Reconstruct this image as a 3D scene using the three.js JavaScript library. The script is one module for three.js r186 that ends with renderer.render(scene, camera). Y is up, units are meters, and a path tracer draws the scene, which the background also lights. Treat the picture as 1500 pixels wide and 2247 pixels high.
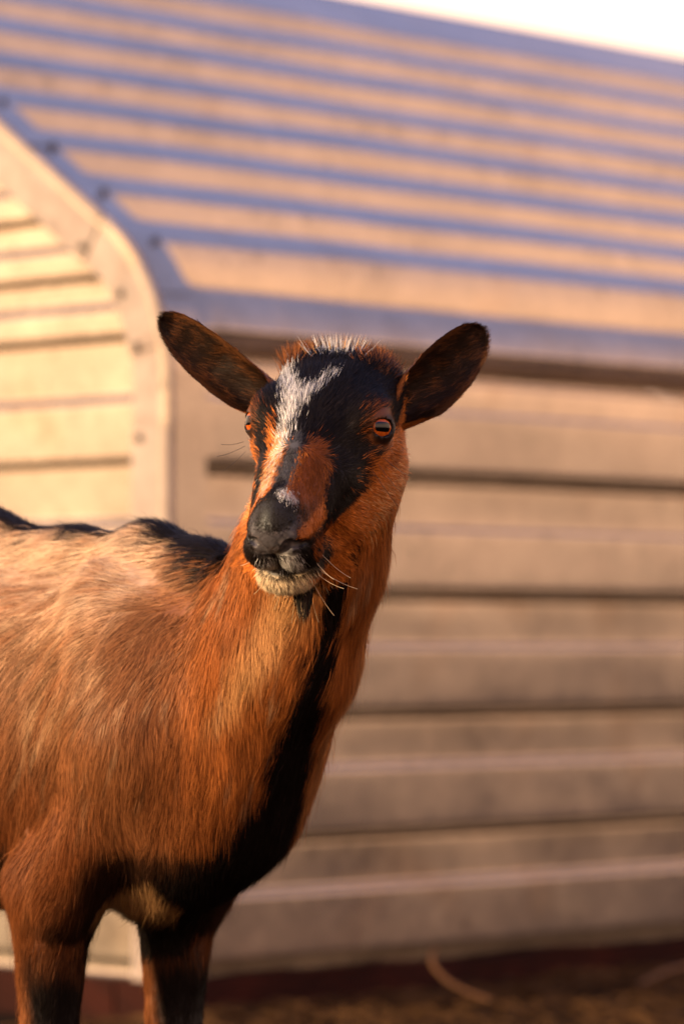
import * as THREE from 'three';
import { mergeGeometries } from 'three/addons/utils/BufferGeometryUtils.js';
import { ImprovedNoise } from 'three/addons/math/ImprovedNoise.js';

// ---------- camera, sky, sun, exposure ----------
const scene = new THREE.Scene();
const camera = new THREE.PerspectiveCamera(15.17, 683 / 1024, 0.1, 400);
camera.position.set(0, 0.66, 0);
camera.rotation.set(THREE.MathUtils.degToRad(2.015), 0, 0);
camera.focus = 3.85;
camera.userData.fStop = 4.0;

const SUN = new THREE.Vector3(-0.945, 0.245, 0.23).normalize();
const sun = new THREE.DirectionalLight(new THREE.Color(1.0, 0.78, 0.50), 5.0);
sun.position.copy(SUN).multiplyScalar(30); sun.target.position.set(0, 0.6, -4);
sun.castShadow = true; sun.shadow.radius = 3;
sun.shadow.mapSize.set(4096, 4096);
Object.assign(sun.shadow.camera, { left: -6, right: 6, top: 6, bottom: -6, near: 1, far: 70 });
scene.add(sun, sun.target);

{ // evening sky: warm bright haze low down, blue overhead, brighter and warmer round the sun
  const W = 1024, H = 512, data = new Float32Array(W * H * 4);
  const ss = THREE.MathUtils.smoothstep, lerp3 = THREE.MathUtils.lerp;
  for (let j = 0; j < H; j++) {
    const el = ((j + 0.5) / H - 0.5) * Math.PI, y = Math.sin(el), e = Math.max(0, el * 180 / Math.PI);
    const low = 1 - ss(e, 0, 9), blue = ss(e, 13, 36), top = ss(e, 34, 85);
    for (let i = 0; i < W; i++) {
      const az = ((i + 0.5) / W - 0.5) * 2 * Math.PI, x = Math.cos(az) * Math.cos(el), z = Math.sin(az) * Math.cos(el);
      const c = Math.max(0, x * SUN.x + y * SUN.y + z * SUN.z);
      const glow = 0.35 * Math.pow(c, 3) + 0.9 * Math.pow(c, 14);
      const k = (j * W + i) * 4;
      const mix = (a, b, d) => (a * (1 - blue) + b * blue) * (1 - top) + d * top;
      data[k] = 0.70 * (mix(lerp3(2.25, 1.15, low), 0.33, 0.2) + glow * 1.3);
      data[k + 1] = 0.70 * (mix(lerp3(1.46, 0.82, low), 0.44, 0.3) + glow * 0.85);
      data[k + 2] = 0.70 * (mix(lerp3(1.0, 0.6, low), 0.94, 0.64) + glow * 0.42);
      data[k + 3] = 1;
    }
  }
  const t = new THREE.DataTexture(data, W, H, THREE.RGBAFormat, THREE.FloatType);
  t.mapping = THREE.EquirectangularReflectionMapping; t.magFilter = THREE.LinearFilter; t.needsUpdate = true;
  scene.background = t; scene.environment = t;
}
const renderer = new THREE.WebGLRenderer({ antialias: true });
renderer.toneMapping = THREE.LinearToneMapping;
renderer.toneMappingExposure = 1.5;
renderer.shadowMap.enabled = true;
renderer.setSize(683, 1024);

// ---------- helpers ----------
let seed = 12345;
const rnd = () => { seed = (seed * 1664525 + 1013904223) >>> 0; return seed / 4294967296; };
const rr = (a, b) => a + (b - a) * rnd();
const gauss = () => (rnd() + rnd() + rnd() + rnd() - 2) * 0.866;
const noise = new ImprovedNoise();
const nz = (x, y, z) => noise.noise(x, y, z);
const clamp = (x, a, b) => Math.min(b, Math.max(a, x));
const sstep = (a, b, x) => { const t = clamp((x - a) / (b - a), 0, 1); return t * t * (3 - 2 * t); };
const lerp = (a, b, t) => a + (b - a) * t;
const taken = {};
function numbered(n) { taken[n] = (taken[n] ?? -1) + 1; return taken[n] ? n + '_' + String(taken[n]).padStart(3, '0') : n; }
function mesh(name, geometry, material, parent) {
  const m = new THREE.Mesh(geometry, material); m.name = parent === scene ? numbered(name) : name;
  m.castShadow = m.receiveShadow = true; parent.add(m); return m;
}
function tag(o, label, category, extra = {}) { Object.assign(o.userData, { label, category }, extra); return o; }
function texture(n, fn, srgb, repeat = 1) {
  const d = new Uint8Array(n * n * 4);
  for (let j = 0; j < n; j++) for (let i = 0; i < n; i++) {
    const c = fn(i / n, j / n), k = (j * n + i) * 4;
    d[k] = clamp(c[0] * 255, 0, 255); d[k + 1] = clamp(c[1] * 255, 0, 255); d[k + 2] = clamp(c[2] * 255, 0, 255); d[k + 3] = 255;
  }
  const t = new THREE.DataTexture(d, n, n); t.wrapS = t.wrapT = THREE.RepeatWrapping; t.magFilter = THREE.LinearFilter; t.minFilter = THREE.LinearMipmapLinearFilter;
  t.generateMipmaps = true; if (srgb) t.colorSpace = THREE.SRGBColorSpace; t.repeat.set(repeat, repeat); t.needsUpdate = true; return t;
}
// noise that wraps over the unit square
function tile(u, v, f, z) {
  const a = (x, y) => nz(x * f, y * f, z);
  const s = sstep(0.8, 1, u), t = sstep(0.8, 1, v);
  return lerp(lerp(a(u, v), a(u - 1, v), s), lerp(a(u, v - 1), a(u - 1, v - 1), s), t);
}

// ---------- materials of the place ----------
const metalMap = texture(512, (u, v) => {
  const big = tile(u, v, 5, 3.1) * 0.06, mid = tile(u, v, 18, 7.7) * 0.035, fine = tile(u, v, 90, 1.7) * 0.05;
  const stain = Math.max(0, tile(u, v, 7, 9.4) - 0.25) * 0.18, spot = tile(u, v, 42, 5.5) > 0.52 ? 0.08 : 0;
  const g = 0.86 + big + mid + fine - spot;
  return [g - stain * 0.25, g - stain * 0.5 - 0.01, g - stain * 0.75 - 0.02];
}, true);
const metalRough = texture(512, (u, v) => { const g = 0.62 + tile(u, v, 6, 21.3) * 0.2 + tile(u, v, 30, 2.3) * 0.15; return [g, g, g]; }, false);
const galvanized = new THREE.MeshStandardMaterial({ color: new THREE.Color().setRGB(0.66, 0.525, 0.40), metalness: 0.74, roughness: 0.33, map: metalMap, roughnessMap: metalRough });
galvanized.name = 'galvanized_steel';
const trimMetal = new THREE.MeshStandardMaterial({ color: new THREE.Color().setRGB(0.40, 0.295, 0.235), metalness: 0.15, roughness: 1.0, map: metalMap, roughnessMap: metalRough });
trimMetal.name = 'weathered_flashing';
const boltMat = new THREE.MeshStandardMaterial({ color: new THREE.Color().setRGB(0.10, 0.075, 0.06), metalness: 0.4, roughness: 0.6 });
boltMat.name = 'dark_bolt';
const soilMap = texture(512, (u, v) => {
  const g = 0.115 + tile(u, v, 6, 1.2) * 0.05 + tile(u, v, 24, 4.2) * 0.06 + tile(u, v, 110, 8.2) * 0.08;
  return [g * 1.2, g * 0.75, g * 0.45];
}, true);
const soil = new THREE.MeshPhysicalMaterial({ specularIntensity: 0.1, color: new THREE.Color().setRGB(0.8, 0.8, 0.8), roughness: 1, map: soilMap });
soil.name = 'dark_soil';
const timberMap = texture(512, (u, v) => {
  const g = 0.14 + tile(u * 1, v, 4, 2.2) * 0.04 + tile(u, (v * 6) % 1, 14, 6.2) * 0.06 + tile(u, v, 80, 3.1) * 0.04;
  return [g * 1.3, g * 0.52, g * 0.3];
}, true);
const timber = new THREE.MeshPhysicalMaterial({ specularIntensity: 0.2, color: new THREE.Color().setRGB(0.9, 0.9, 0.9), roughness: 0.9, map: timberMap });
timber.name = 'red_brown_timber';

// ---------- ground ----------
{
  const N = 150, pos = [], uv = [], idx = [];
  const warp = (t) => Math.sign(t) * (Math.abs(t) * 6 + Math.pow(Math.abs(t), 5) * 240);
  for (let j = 0; j <= N; j++) for (let i = 0; i <= N; i++) {
    const x = warp(i / N * 2 - 1) + 0.2, z = warp(j / N * 2 - 1) - 5.2;
    const near = 1 - sstep(6, 14, Math.hypot(x, z + 5));
    const y = near * (nz(x * 1.3, 0.4, z * 1.3) * 0.012 + nz(x * 5, 3.4, z * 5) * 0.009) - 0.012;
    pos.push(x, y, z); uv.push(x, z);
  }
  for (let j = 0; j < N; j++) for (let i = 0; i < N; i++) {
    const a = j * (N + 1) + i, b = a + 1, c = a + N + 1, d = c + 1; idx.push(a, c, b, b, c, d);
  }
  const g = new THREE.BufferGeometry();
  g.setAttribute('position', new THREE.Float32BufferAttribute(pos, 3)); g.setAttribute('uv', new THREE.Float32BufferAttribute(uv, 2)); g.setIndex(idx); g.computeVertexNormals();
  const o = mesh('ground', g, soil, scene); tag(o, 'dark bare farmyard soil around the shed', 'ground', { kind: 'structure' });
}

// ---------- the steel shed ----------
// local axes: x along the long wall, y up, z out of the long wall; z = 0 is the crest plane of the wall ribs
const shed = new THREE.Group(); shed.name = 'steel_shed';
shed.position.set(-0.304, 0, -6.79); shed.rotation.y = Math.atan2(0.728, 0.686); scene.add(shed);
shed.updateMatrixWorld(true);
tag(shed, 'ribbed galvanized steel shed with rounded eave and sloping roof behind the goat', 'shed');
const ARC0 = 1.13, ARCR = 0.35, SLOPE = THREE.MathUtils.degToRad(35), TURN = Math.PI / 2 - SLOPE, ARC1 = ARC0 + ARCR * TURN, LEN = 3.2;
// the section: arc length s -> point and outward normal in the (z, y) plane
function section(s) {
  if (s < ARC0) return [0, s, 1, 0];
  const a = Math.min(1, (s - ARC0) / (ARC1 - ARC0)) * TURN, z = -ARCR * (1 - Math.cos(a)), y = ARC0 + ARCR * Math.sin(a), d = Math.max(0, s - ARC1);
  return [z - d * Math.sin(a), y + d * Math.cos(a), Math.cos(a), Math.sin(a)];
}
const RIDGE = ARC1 + (1.235 - ARCR * (1 - Math.cos(TURN))) / Math.cos(SLOPE), [RZ, RY] = section(RIDGE);
function rounded(pts, r, n = 4) {
  const out = [pts[0]];
  for (let i = 1; i < pts.length - 1; i++) {
    const p = pts[i], a = pts[i - 1], b = pts[i + 1];
    const la = Math.hypot(a[0] - p[0], a[1] - p[1]), lb = Math.hypot(b[0] - p[0], b[1] - p[1]), q = Math.min(r, la * 0.45, lb * 0.45);
    const A = [p[0] + (a[0] - p[0]) * q / la, p[1] + (a[1] - p[1]) * q / la], B = [p[0] + (b[0] - p[0]) * q / lb, p[1] + (b[1] - p[1]) * q / lb];
    for (let k = 0; k <= n; k++) { const t = k / n; out.push([0, 1].map((c) => (1 - t) * (1 - t) * A[c] + 2 * t * (1 - t) * p[c] + t * t * B[c])); }
  }
  out.push(pts[pts.length - 1]); return out;
}
function grid(rows, uvRows) { // rows of points -> smooth sheet
  const pos = [], uv = [], idx = [], m = rows[0].length;
  rows.forEach((row, j) => row.forEach((p, i) => { pos.push(...p); uv.push(...uvRows[j][i]); }));
  for (let j = 0; j < rows.length - 1; j++) for (let i = 0; i < m - 1; i++) { const a = j * m + i, b = a + 1, c = a + m, d = c + 1; idx.push(a, b, c, b, d, c); }
  const g = new THREE.BufferGeometry();
  g.setAttribute('position', new THREE.Float32BufferAttribute(pos, 3)); g.setAttribute('uv', new THREE.Float32BufferAttribute(uv, 2)); g.setIndex(idx); g.computeVertexNormals(); return g;
}
function stations(x0, x1, ends, step) {
  const xs = [x0]; for (const e of [0.085, 0.093, 0.101, 0.11, 0.12, 0.13]) if (ends[0]) xs.push(x0 + e);
  const a = x0 + (ends[0] ? 0.13 : 0), b = x1 - (ends[1] ? 0.13 : 0), n = Math.ceil((b - a) / step);
  for (let i = 1; i < n; i++) xs.push(a + (b - a) * i / n);
  if (ends[1]) for (const e of [0.13, 0.12, 0.11, 0.101, 0.093, 0.085]) xs.push(x1 - e);
  xs.push(x1); return xs;
}
// profile points [s, depth below the crest plane]; stamped ribs run out into the crest plane near both ends
function ribSheet(profile, k, r = 0.007) {
  const P = rounded(profile, r), xs = stations(0.004, LEN, [1, 1], 0.12), fine = [];
  for (let i = 0; i < P.length - 1; i++) { const n = Math.max(1, Math.ceil(Math.abs(P[i + 1][0] - P[i][0]) / 0.03)); for (let j = 0; j < n; j++) fine.push([lerp(P[i][0], P[i + 1][0], j / n), lerp(P[i][1], P[i + 1][1], j / n)]); }
  fine.push(P[P.length - 1]);
  const u0 = k * 0.37;
  const rows = fine.map(([s, d]) => xs.map((x) => {
    const f = Math.min(sstep(0.088, 0.128, x), sstep(0.088, 0.128, LEN - x)), [z, y, nzz, nyy] = section(s);
    const dep = d * f - 0.0015 * (1 - f) + nz(x * 2.2 + k * 5.1, s * 3, 2.5) * 0.004 * f + nz(x * 9, s * 9, 1.5 + k) * 0.0012 * f;
    return [x, y + nyy * dep, z + nzz * dep];
  }));
  return grid(rows, fine.map(([s]) => xs.map((x) => [x + u0, s + u0 * 0.61])));
}
const P = 0.2235, Y0 = 0.095, D = 0.046;
{ // the flat skirt under the lowest rib
  const s = ribSheet([[0.03, -D - 0.003], [0.06, -D - 0.003], [Y0 + 0.002, -D - 0.002]], 40); mesh('skirt_panel', s, galvanized, shed);
}
for (let k = 0; k < 5; k++) {
  const y = Y0 + P * k;
  mesh('wall_panel', ribSheet([[y, -D - 0.022], [y + 0.004, 0], [y + 0.53 * P, 0], [y + 0.53 * P + 0.003, -D], [y + P - (k === 4 ? 0.034 : 0.016), -D], [y + P - (k === 4 ? 0.03 : 0.012), -D - 0.022], [y + P - (k === 4 ? 0.02 : 0.002), -D - 0.022]], k), galvanized, shed);
}
mesh('eave_panel', ribSheet([[1.197, -D - 0.024], [1.2, -D - 0.024], [1.23, 0.0], [1.312, 0.0], [1.36, -0.045], [1.3625, -0.046]], 11), galvanized, shed);
const RP = 0.168, S0 = 1.437;
for (let k = 0; k < 8; k++) {
  const s = S0 + RP * k, v0 = k ? s - 0.05 : 1.363;
  mesh('roof_panel', ribSheet([[v0, -0.05], [s, 0], [k < 7 ? s + 0.072 : RIDGE - 0.004, 0], [k < 7 ? s + RP - 0.0505 : RIDGE - 0.0005, k < 7 ? -0.05 : -0.004]], 12 + k, 0.005), galvanized, shed);
}
// roof and wall edge strip, lying on the crest plane along the near edge (one plate per run, lapped)
function strip(s0, s1, x0, x1, lift, mirror = false) {
  const n = Math.max(2, Math.ceil((s1 - s0) / 0.04)), rows = [], uvs = [];
  const prof = [[x0, -0.012], [x0, lift - 0.003], [x0 + 0.003, lift], [x1 - 0.003, lift], [x1, lift - 0.003], [x1, -0.003]];
  for (const [x, d] of prof) {
    rows.push([]); uvs.push([]);
    for (let i = 0; i <= n; i++) { const s = lerp(s0, s1, i / n), [z, y, a, b] = section(s); rows[rows.length - 1].push([x, y + b * d, z + a * d]); uvs[uvs.length - 1].push([x + s0, s]); }
  }
  const g = grid(rows, uvs).toNonIndexed(); g.computeVertexNormals(); return g;
}
const runs = [[0.05, 0.62], [0.615, 1.12], [1.115, 1.3], [1.295, 1.47], [1.465, 1.76], [1.755, 2.2], [2.195, RIDGE]];
runs.forEach(([a, b], i) => {
  mesh('edge_strip', strip(a, b, -0.012, 0.086, 0.004 + (i % 2) * 0.003), galvanized, shed);
  mesh('edge_strip', strip(a, b, LEN - 0.08, LEN + 0.012, 0.004 + (i % 2) * 0.003), galvanized, shed);
});
// ---- gable end: ribbed courses facing -x, cut to the roof curve ----
function curveZ(y) { // z of the crest curve at height y
  if (y < ARC0) return 0; const e = section(ARC1);
  if (y < e[1]) return -ARCR * (1 - Math.sqrt(Math.max(0, 1 - ((y - ARC0) / ARCR) ** 2)));
  return e[0] - (y - e[1]) / Math.tan(SLOPE);
}
function gableSheet(y, h, k, side) {
  const d = h > 0.15 ? 0.028 : 0.02, P_ = rounded([[y, d], [y + 0.006, 0], [y + 0.5 * h, 0], [y + 0.5 * h + 0.012, d], [y + h - 0.002, d]], 0.008), top = y + h;
  const z0 = curveZ(top) - 0.018, z1 = 2 * RZ - z0, n = Math.max(2, Math.ceil((z0 - z1) / 0.14)), rows = [], uvs = [];
  for (const [yy, dx] of P_) {
    rows.push([]); uvs.push([]);
    for (let i = 0; i <= n; i++) {
      const z = lerp(z0, z1, i / n), w = nz(z * 2.3 + k * 3.3, yy * 3, 8.5) * 0.004, x = side > 0 ? dx + 0.004 + w : LEN - 0.004 - dx - w;
      rows[rows.length - 1].push([x, yy, z]); uvs[uvs.length - 1].push([z + k * 0.41, yy + k * 0.23]);
    }
  }
  return grid(rows, uvs);
}
const gableCourses = [[0.03, Y0 - 0.03]];
for (let k = 0; k < 5; k++) gableCourses.push([Y0 + P * k, P]);
for (let y = Y0 + 5 * P; y < RY - 0.14; y += 0.112) gableCourses.push([y, 0.112]);
gableCourses.forEach(([y, h], i) => { for (const side of [1, -1]) mesh('gable_panel', gableSheet(y, h, i, side), galvanized, shed); });
// ---- flashing plates round the gable edge, with bolts at the laps ----
function flashing(s0, s1, w, lift) {
  const n = Math.max(1, Math.ceil((s1 - s0) / 0.05)), rows = [], uvs = [];
  for (const [o, x] of [[0.0105, 0.0], [0.0105, -lift], [0.007, -lift - 0.004], [-0.004, -lift - 0.004], [-0.006, -lift], [-w + 0.003, -lift], [-w, -lift + 0.003], [-w, 0.012]]) {
    rows.push([]); uvs.push([]);
    for (let i = 0; i <= n; i++) { const s = lerp(s0, s1, i / n), [z, y, a, b] = section(s); rows[rows.length - 1].push([x, y + b * o, z + a * o]); uvs[uvs.length - 1].push([o + s0 * 1.7, s]); }
  }
  const g = grid(rows, uvs).toNonIndexed(); g.computeVertexNormals(); return g;
}
const boltGeo = mergeGeometries([new THREE.CylinderGeometry(0.0085, 0.009, 0.003, 14), new THREE.CylinderGeometry(0.0055, 0.0055, 0.007, 6).translate(0, 0.005, 0)]);
function bolt(x, s, o, face) {
  const b = mesh('bolt', boltGeo, boltMat, shed), [z, y, a, c] = section(s);
  b.position.set(x, y + c * o, z + a * o);
  if (face === 'gable') b.rotation.z = Math.PI / 2; else b.rotation.x = Math.atan2(a, c);
}
const laps = [0.03, 0.55, 1.02, 1.2, 1.33, 1.49, 1.93, 2.34, RIDGE];
for (let i = 0; i < laps.length - 1; i++) {
  mesh('flashing_plate', flashing(laps[i], laps[i + 1] + (i < laps.length - 2 ? 0.03 : 0), 0.09, 0.006 + (i % 2) * 0.0045), trimMetal, shed);
  if (i) bolt(-0.013, laps[i] + 0.012, -0.066, 'gable');
}
for (let k = 0; k < 8; k++) bolt(0.066, S0 + RP * k - 0.02, 0.008, 'roof');
// ---- far side, ridge, floor frame ----
for (const [nm, a, b] of [['far_wall_panel', 0.03, 1.13], ['far_eave_panel', 1.13, ARC1], ['far_roof_panel', ARC1, RIDGE]]) {
  const rows = [], uvs = [];
  for (let i = 0; i <= 12; i++) { const [z, y] = section(lerp(a, b, i / 12)); rows.push([LEN - 0.003, 0.003].map((x) => [x, y, 2 * RZ - z])); uvs.push([LEN, 0].map((x) => [x, i / 12])); }
  mesh(nm, grid(rows, uvs), galvanized, shed);
}
{ // timber skids the shed stands on
  for (const [x0, x1, z0, z1, nm] of [[-0.025, LEN + 0.02, -0.11, 0.012, 'timber_skid'], [-0.025, 0.09, 2 * RZ + 0.115, -0.115, 'timber_skid'], [-0.025, LEN + 0.02, 2 * RZ - 0.012, 2 * RZ + 0.11, 'timber_skid']]) {
    const g = new THREE.BoxGeometry(x1 - x0, 0.085, Math.abs(z1 - z0), Math.ceil((x1 - x0) / 0.05), 2, 24), p = g.attributes.position, u = g.attributes.uv;
    for (let i = 0; i < p.count; i++) {
      const x = p.getX(i), y = p.getY(i), z = p.getZ(i), t = y > 0.04 ? 1 : 0;
      p.setY(i, y + t * (nz(x * 4, 1.2, z * 4) * 0.012 + nz(x * 17, 2.2, z * 9) * 0.006)); p.setZ(i, z + nz(x * 6, y * 20, 4.4) * 0.005);
      u.setXY(i, x, y * 2 + z);
    }
    g.computeVertexNormals(); g.translate((x0 + x1) / 2, 0.028, (z0 + z1) / 2); mesh(nm, g, timber, shed);
  }
}

// ---------- the goat: one implicit surface for the body ----------
// goat axes: x forward, y up, z towards its right side (which faces the camera); head axes: x across, y out of the forehead, z along the muzzle
const FWD = new THREE.Vector3(0.72, 0, 0.694).normalize(), RGT = new THREE.Vector3(-FWD.z, 0, FWD.x);
const goat = new THREE.Group(); goat.name = 'goat'; goat.position.set(-0.19, 0, -4.15); goat.rotation.y = -Math.atan2(FWD.z, FWD.x); scene.add(goat);
tag(goat, 'brown dairy goat with black and white face standing before the steel shed', 'goat');
const toGoat = (w) => { const d = w.clone().sub(goat.position); return new THREE.Vector3(d.dot(FWD), d.y, d.dot(RGT)); };
const HYAW = THREE.MathUtils.degToRad(21), HPITCH = THREE.MathUtils.degToRad(43), HROLL = THREE.MathUtils.degToRad(-4);
const headMatrix = (() => {
  const cy = Math.cos(HYAW), sy = Math.sin(HYAW), cp = Math.cos(HPITCH), sp = Math.sin(HPITCH);
  const X = new THREE.Vector3(cy, 0, sy), U = new THREE.Vector3(-sy * sp, cp, cy * sp), M = new THREE.Vector3(-sy * cp, -sp, cy * cp);
  const q = new THREE.Quaternion().setFromAxisAngle(new THREE.Vector3(0, 0, 1), HROLL); [X, U, M].forEach((v) => v.applyQuaternion(q));
  const loc = (v) => new THREE.Vector3(v.dot(FWD), v.y, v.dot(RGT));
  return new THREE.Matrix4().makeBasis(loc(X), loc(U), loc(M)).setPosition(toGoat(new THREE.Vector3(-0.0315, 0.891, -3.9)));
})();
const headInverse = headMatrix.clone().invert(), HE = headInverse.elements, HM = headMatrix.elements;
const smin = (a, b, k) => { const h = Math.max(k - Math.abs(a - b), 0) / k; return Math.min(a, b) - h * h * h * k / 6; };
const smax = (a, b, k) => -smin(-a, -b, k);
// round cone between two joints [x,y,z,r]; q stretches the z axis
function cone(x, y, z, a, b, q = 1) {
  const bx = b[0] - a[0], by = b[1] - a[1], bz = (b[2] - a[2]) * q, px = x - a[0], py = y - a[1], pz = (z - a[2]) * q;
  const t = clamp((px * bx + py * by + pz * bz) / (bx * bx + by * by + bz * bz), 0, 1), r = lerp(a[3], b[3], t);
  const dx = px - bx * t, dy = py - by * t, dz = pz - bz * t; return Math.sqrt(dx * dx + dy * dy + dz * dz) - r;
}
function ell(x, y, z, c, r) {
  const a = (x - c[0]) / r[0], b = (y - c[1]) / r[1], d = (z - c[2]) / r[2], k0 = Math.sqrt(a * a + b * b + d * d);
  const e = a / r[0], f = b / r[1], g = d / r[2], k1 = Math.sqrt(e * e + f * f + g * g); return k1 < 1e-9 ? -Math.min(...r) : k0 * (k0 - 1) / k1;
}
const neckPts = [[0.03, 0.52, 0, 0.118], [0.10, 0.575, 0, 0.10], [0.172, 0.66, 0.002, 0.086], [0.222, 0.755, 0.002, 0.076], [0.252, 0.84, 0.002, 0.067], [0.265, 0.89, 0.006, 0.058]];
function foreleg(x, y, z, s) {
  const o = 0.086 * s; x += s > 0 ? 0.014 : 0;
  let d = cone(x, y, z, [0.07, 0.55, 0.078 * s, 0.05], [-0.05, 0.41, 0.088 * s, 0.05]);
  d = smin(d, cone(x, y, z, [-0.07, 0.41, o, 0.046], [-0.076, 0.25, o, 0.03]), 0.05);
  d = smin(d, cone(x, y, z, [-0.078, 0.26, o, 0.026], [-0.07, 0.225, o, 0.024]), 0.02);
  d = smin(d, cone(x, y, z, [-0.074, 0.22, o, 0.022], [-0.076, 0.09, o, 0.0155]), 0.02);
  d = smin(d, cone(x, y, z, [-0.074, 0.085, o, 0.019], [-0.055, 0.04, o, 0.021]), 0.02);
  for (const h of [-1, 1]) d = Math.min(d, smax(cone(x, y, z, [-0.056, 0.035, o + h * 0.012, 0.017], [-0.036, 0.01, o + h * 0.013, 0.019]), -y + 0.0, 0.006));
  return d;
}
function hindleg(x, y, z, s) {
  const o = 0.085 * s;
  let d = cone(x, y, z, [-0.80, 0.62, 0.06 * s, 0.085], [-0.70, 0.43, o, 0.058]);
  d = smin(d, cone(x, y, z, [-0.70, 0.43, o, 0.05], [-0.86, 0.27, o, 0.026]), 0.05);
  d = smin(d, cone(x, y, z, [-0.86, 0.27, o, 0.024], [-0.845, 0.10, o, 0.016]), 0.02);
  d = smin(d, cone(x, y, z, [-0.843, 0.09, o, 0.019], [-0.825, 0.04, o, 0.021]), 0.02);
  for (const h of [-1, 1]) d = Math.min(d, smax(cone(x, y, z, [-0.826, 0.035, o + h * 0.012, 0.017], [-0.806, 0.01, o + h * 0.013, 0.019]), -y + 0.0, 0.006));
  return d;
}
function bodySDF(x, y, z) {
  let d = cone(x, y, z, [0.0, 0.575, 0, 0.165], [-0.22, 0.565, 0, 0.185], 1.22);
  d = smin(d, cone(x, y, z, [-0.22, 0.565, 0, 0.185], [-0.5, 0.565, 0, 0.195], 1.1), 0.05);
  d = smin(d, cone(x, y, z, [-0.5, 0.575, 0, 0.185], [-0.8, 0.64, 0, 0.125], 1.05), 0.06);
  d = smin(d, cone(x, y, z, [0.13, 0.718, 0, 0.03], [0.06, 0.736, 0, 0.028]), 0.06);
  d = smin(d, cone(x, y, z, [0.06, 0.736, 0, 0.028], [-0.02, 0.758, 0, 0.027]), 0.06);
  d = smin(d, cone(x, y, z, [-0.02, 0.758, 0, 0.027], [-0.14, 0.752, 0, 0.03]), 0.06);
  d = smin(d, cone(x, y, z, [-0.14, 0.752, 0, 0.03], [-0.29, 0.775, 0, 0.03]), 0.06);
  d = smin(d, cone(x, y, z, [-0.29, 0.775, 0, 0.03], [-0.72, 0.765, 0, 0.03]), 0.07);
  for (const s of [-1, 1]) { // shoulder blade and upper arm
    d = smin(d, cone(x, y, z, [-0.03, 0.715, 0.062 * s, 0.03], [0.05, 0.57, 0.092 * s, 0.055]), 0.07);
  }
  d = smin(d, cone(x, y, z, [0.085, 0.50, 0, 0.085], [0.0, 0.43, 0, 0.066], 1.0), 0.06); // brisket
  for (let i = 0; i < neckPts.length - 1; i++) d = smin(d, cone(x, y, z, neckPts[i], neckPts[i + 1], 1.12), 0.045);
  d = smin(d, Math.min(foreleg(x, y, z, 1), foreleg(x, y, z, -1)), 0.03);
  d = smin(d, Math.min(hindleg(x, y, z, 1), hindleg(x, y, z, -1)), 0.05);
  d = smin(d, cone(x, y, z, [-0.89, 0.72, 0, 0.03], [-0.97, 0.77, 0, 0.014]), 0.04);
  return d;
}
const unit = (v) => { const l = Math.hypot(...v); return v.map((c) => c / l); }, cross = (a, b) => [a[1] * b[2] - a[2] * b[1], a[2] * b[0] - a[0] * b[2], a[0] * b[1] - a[1] * b[0]];
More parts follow.
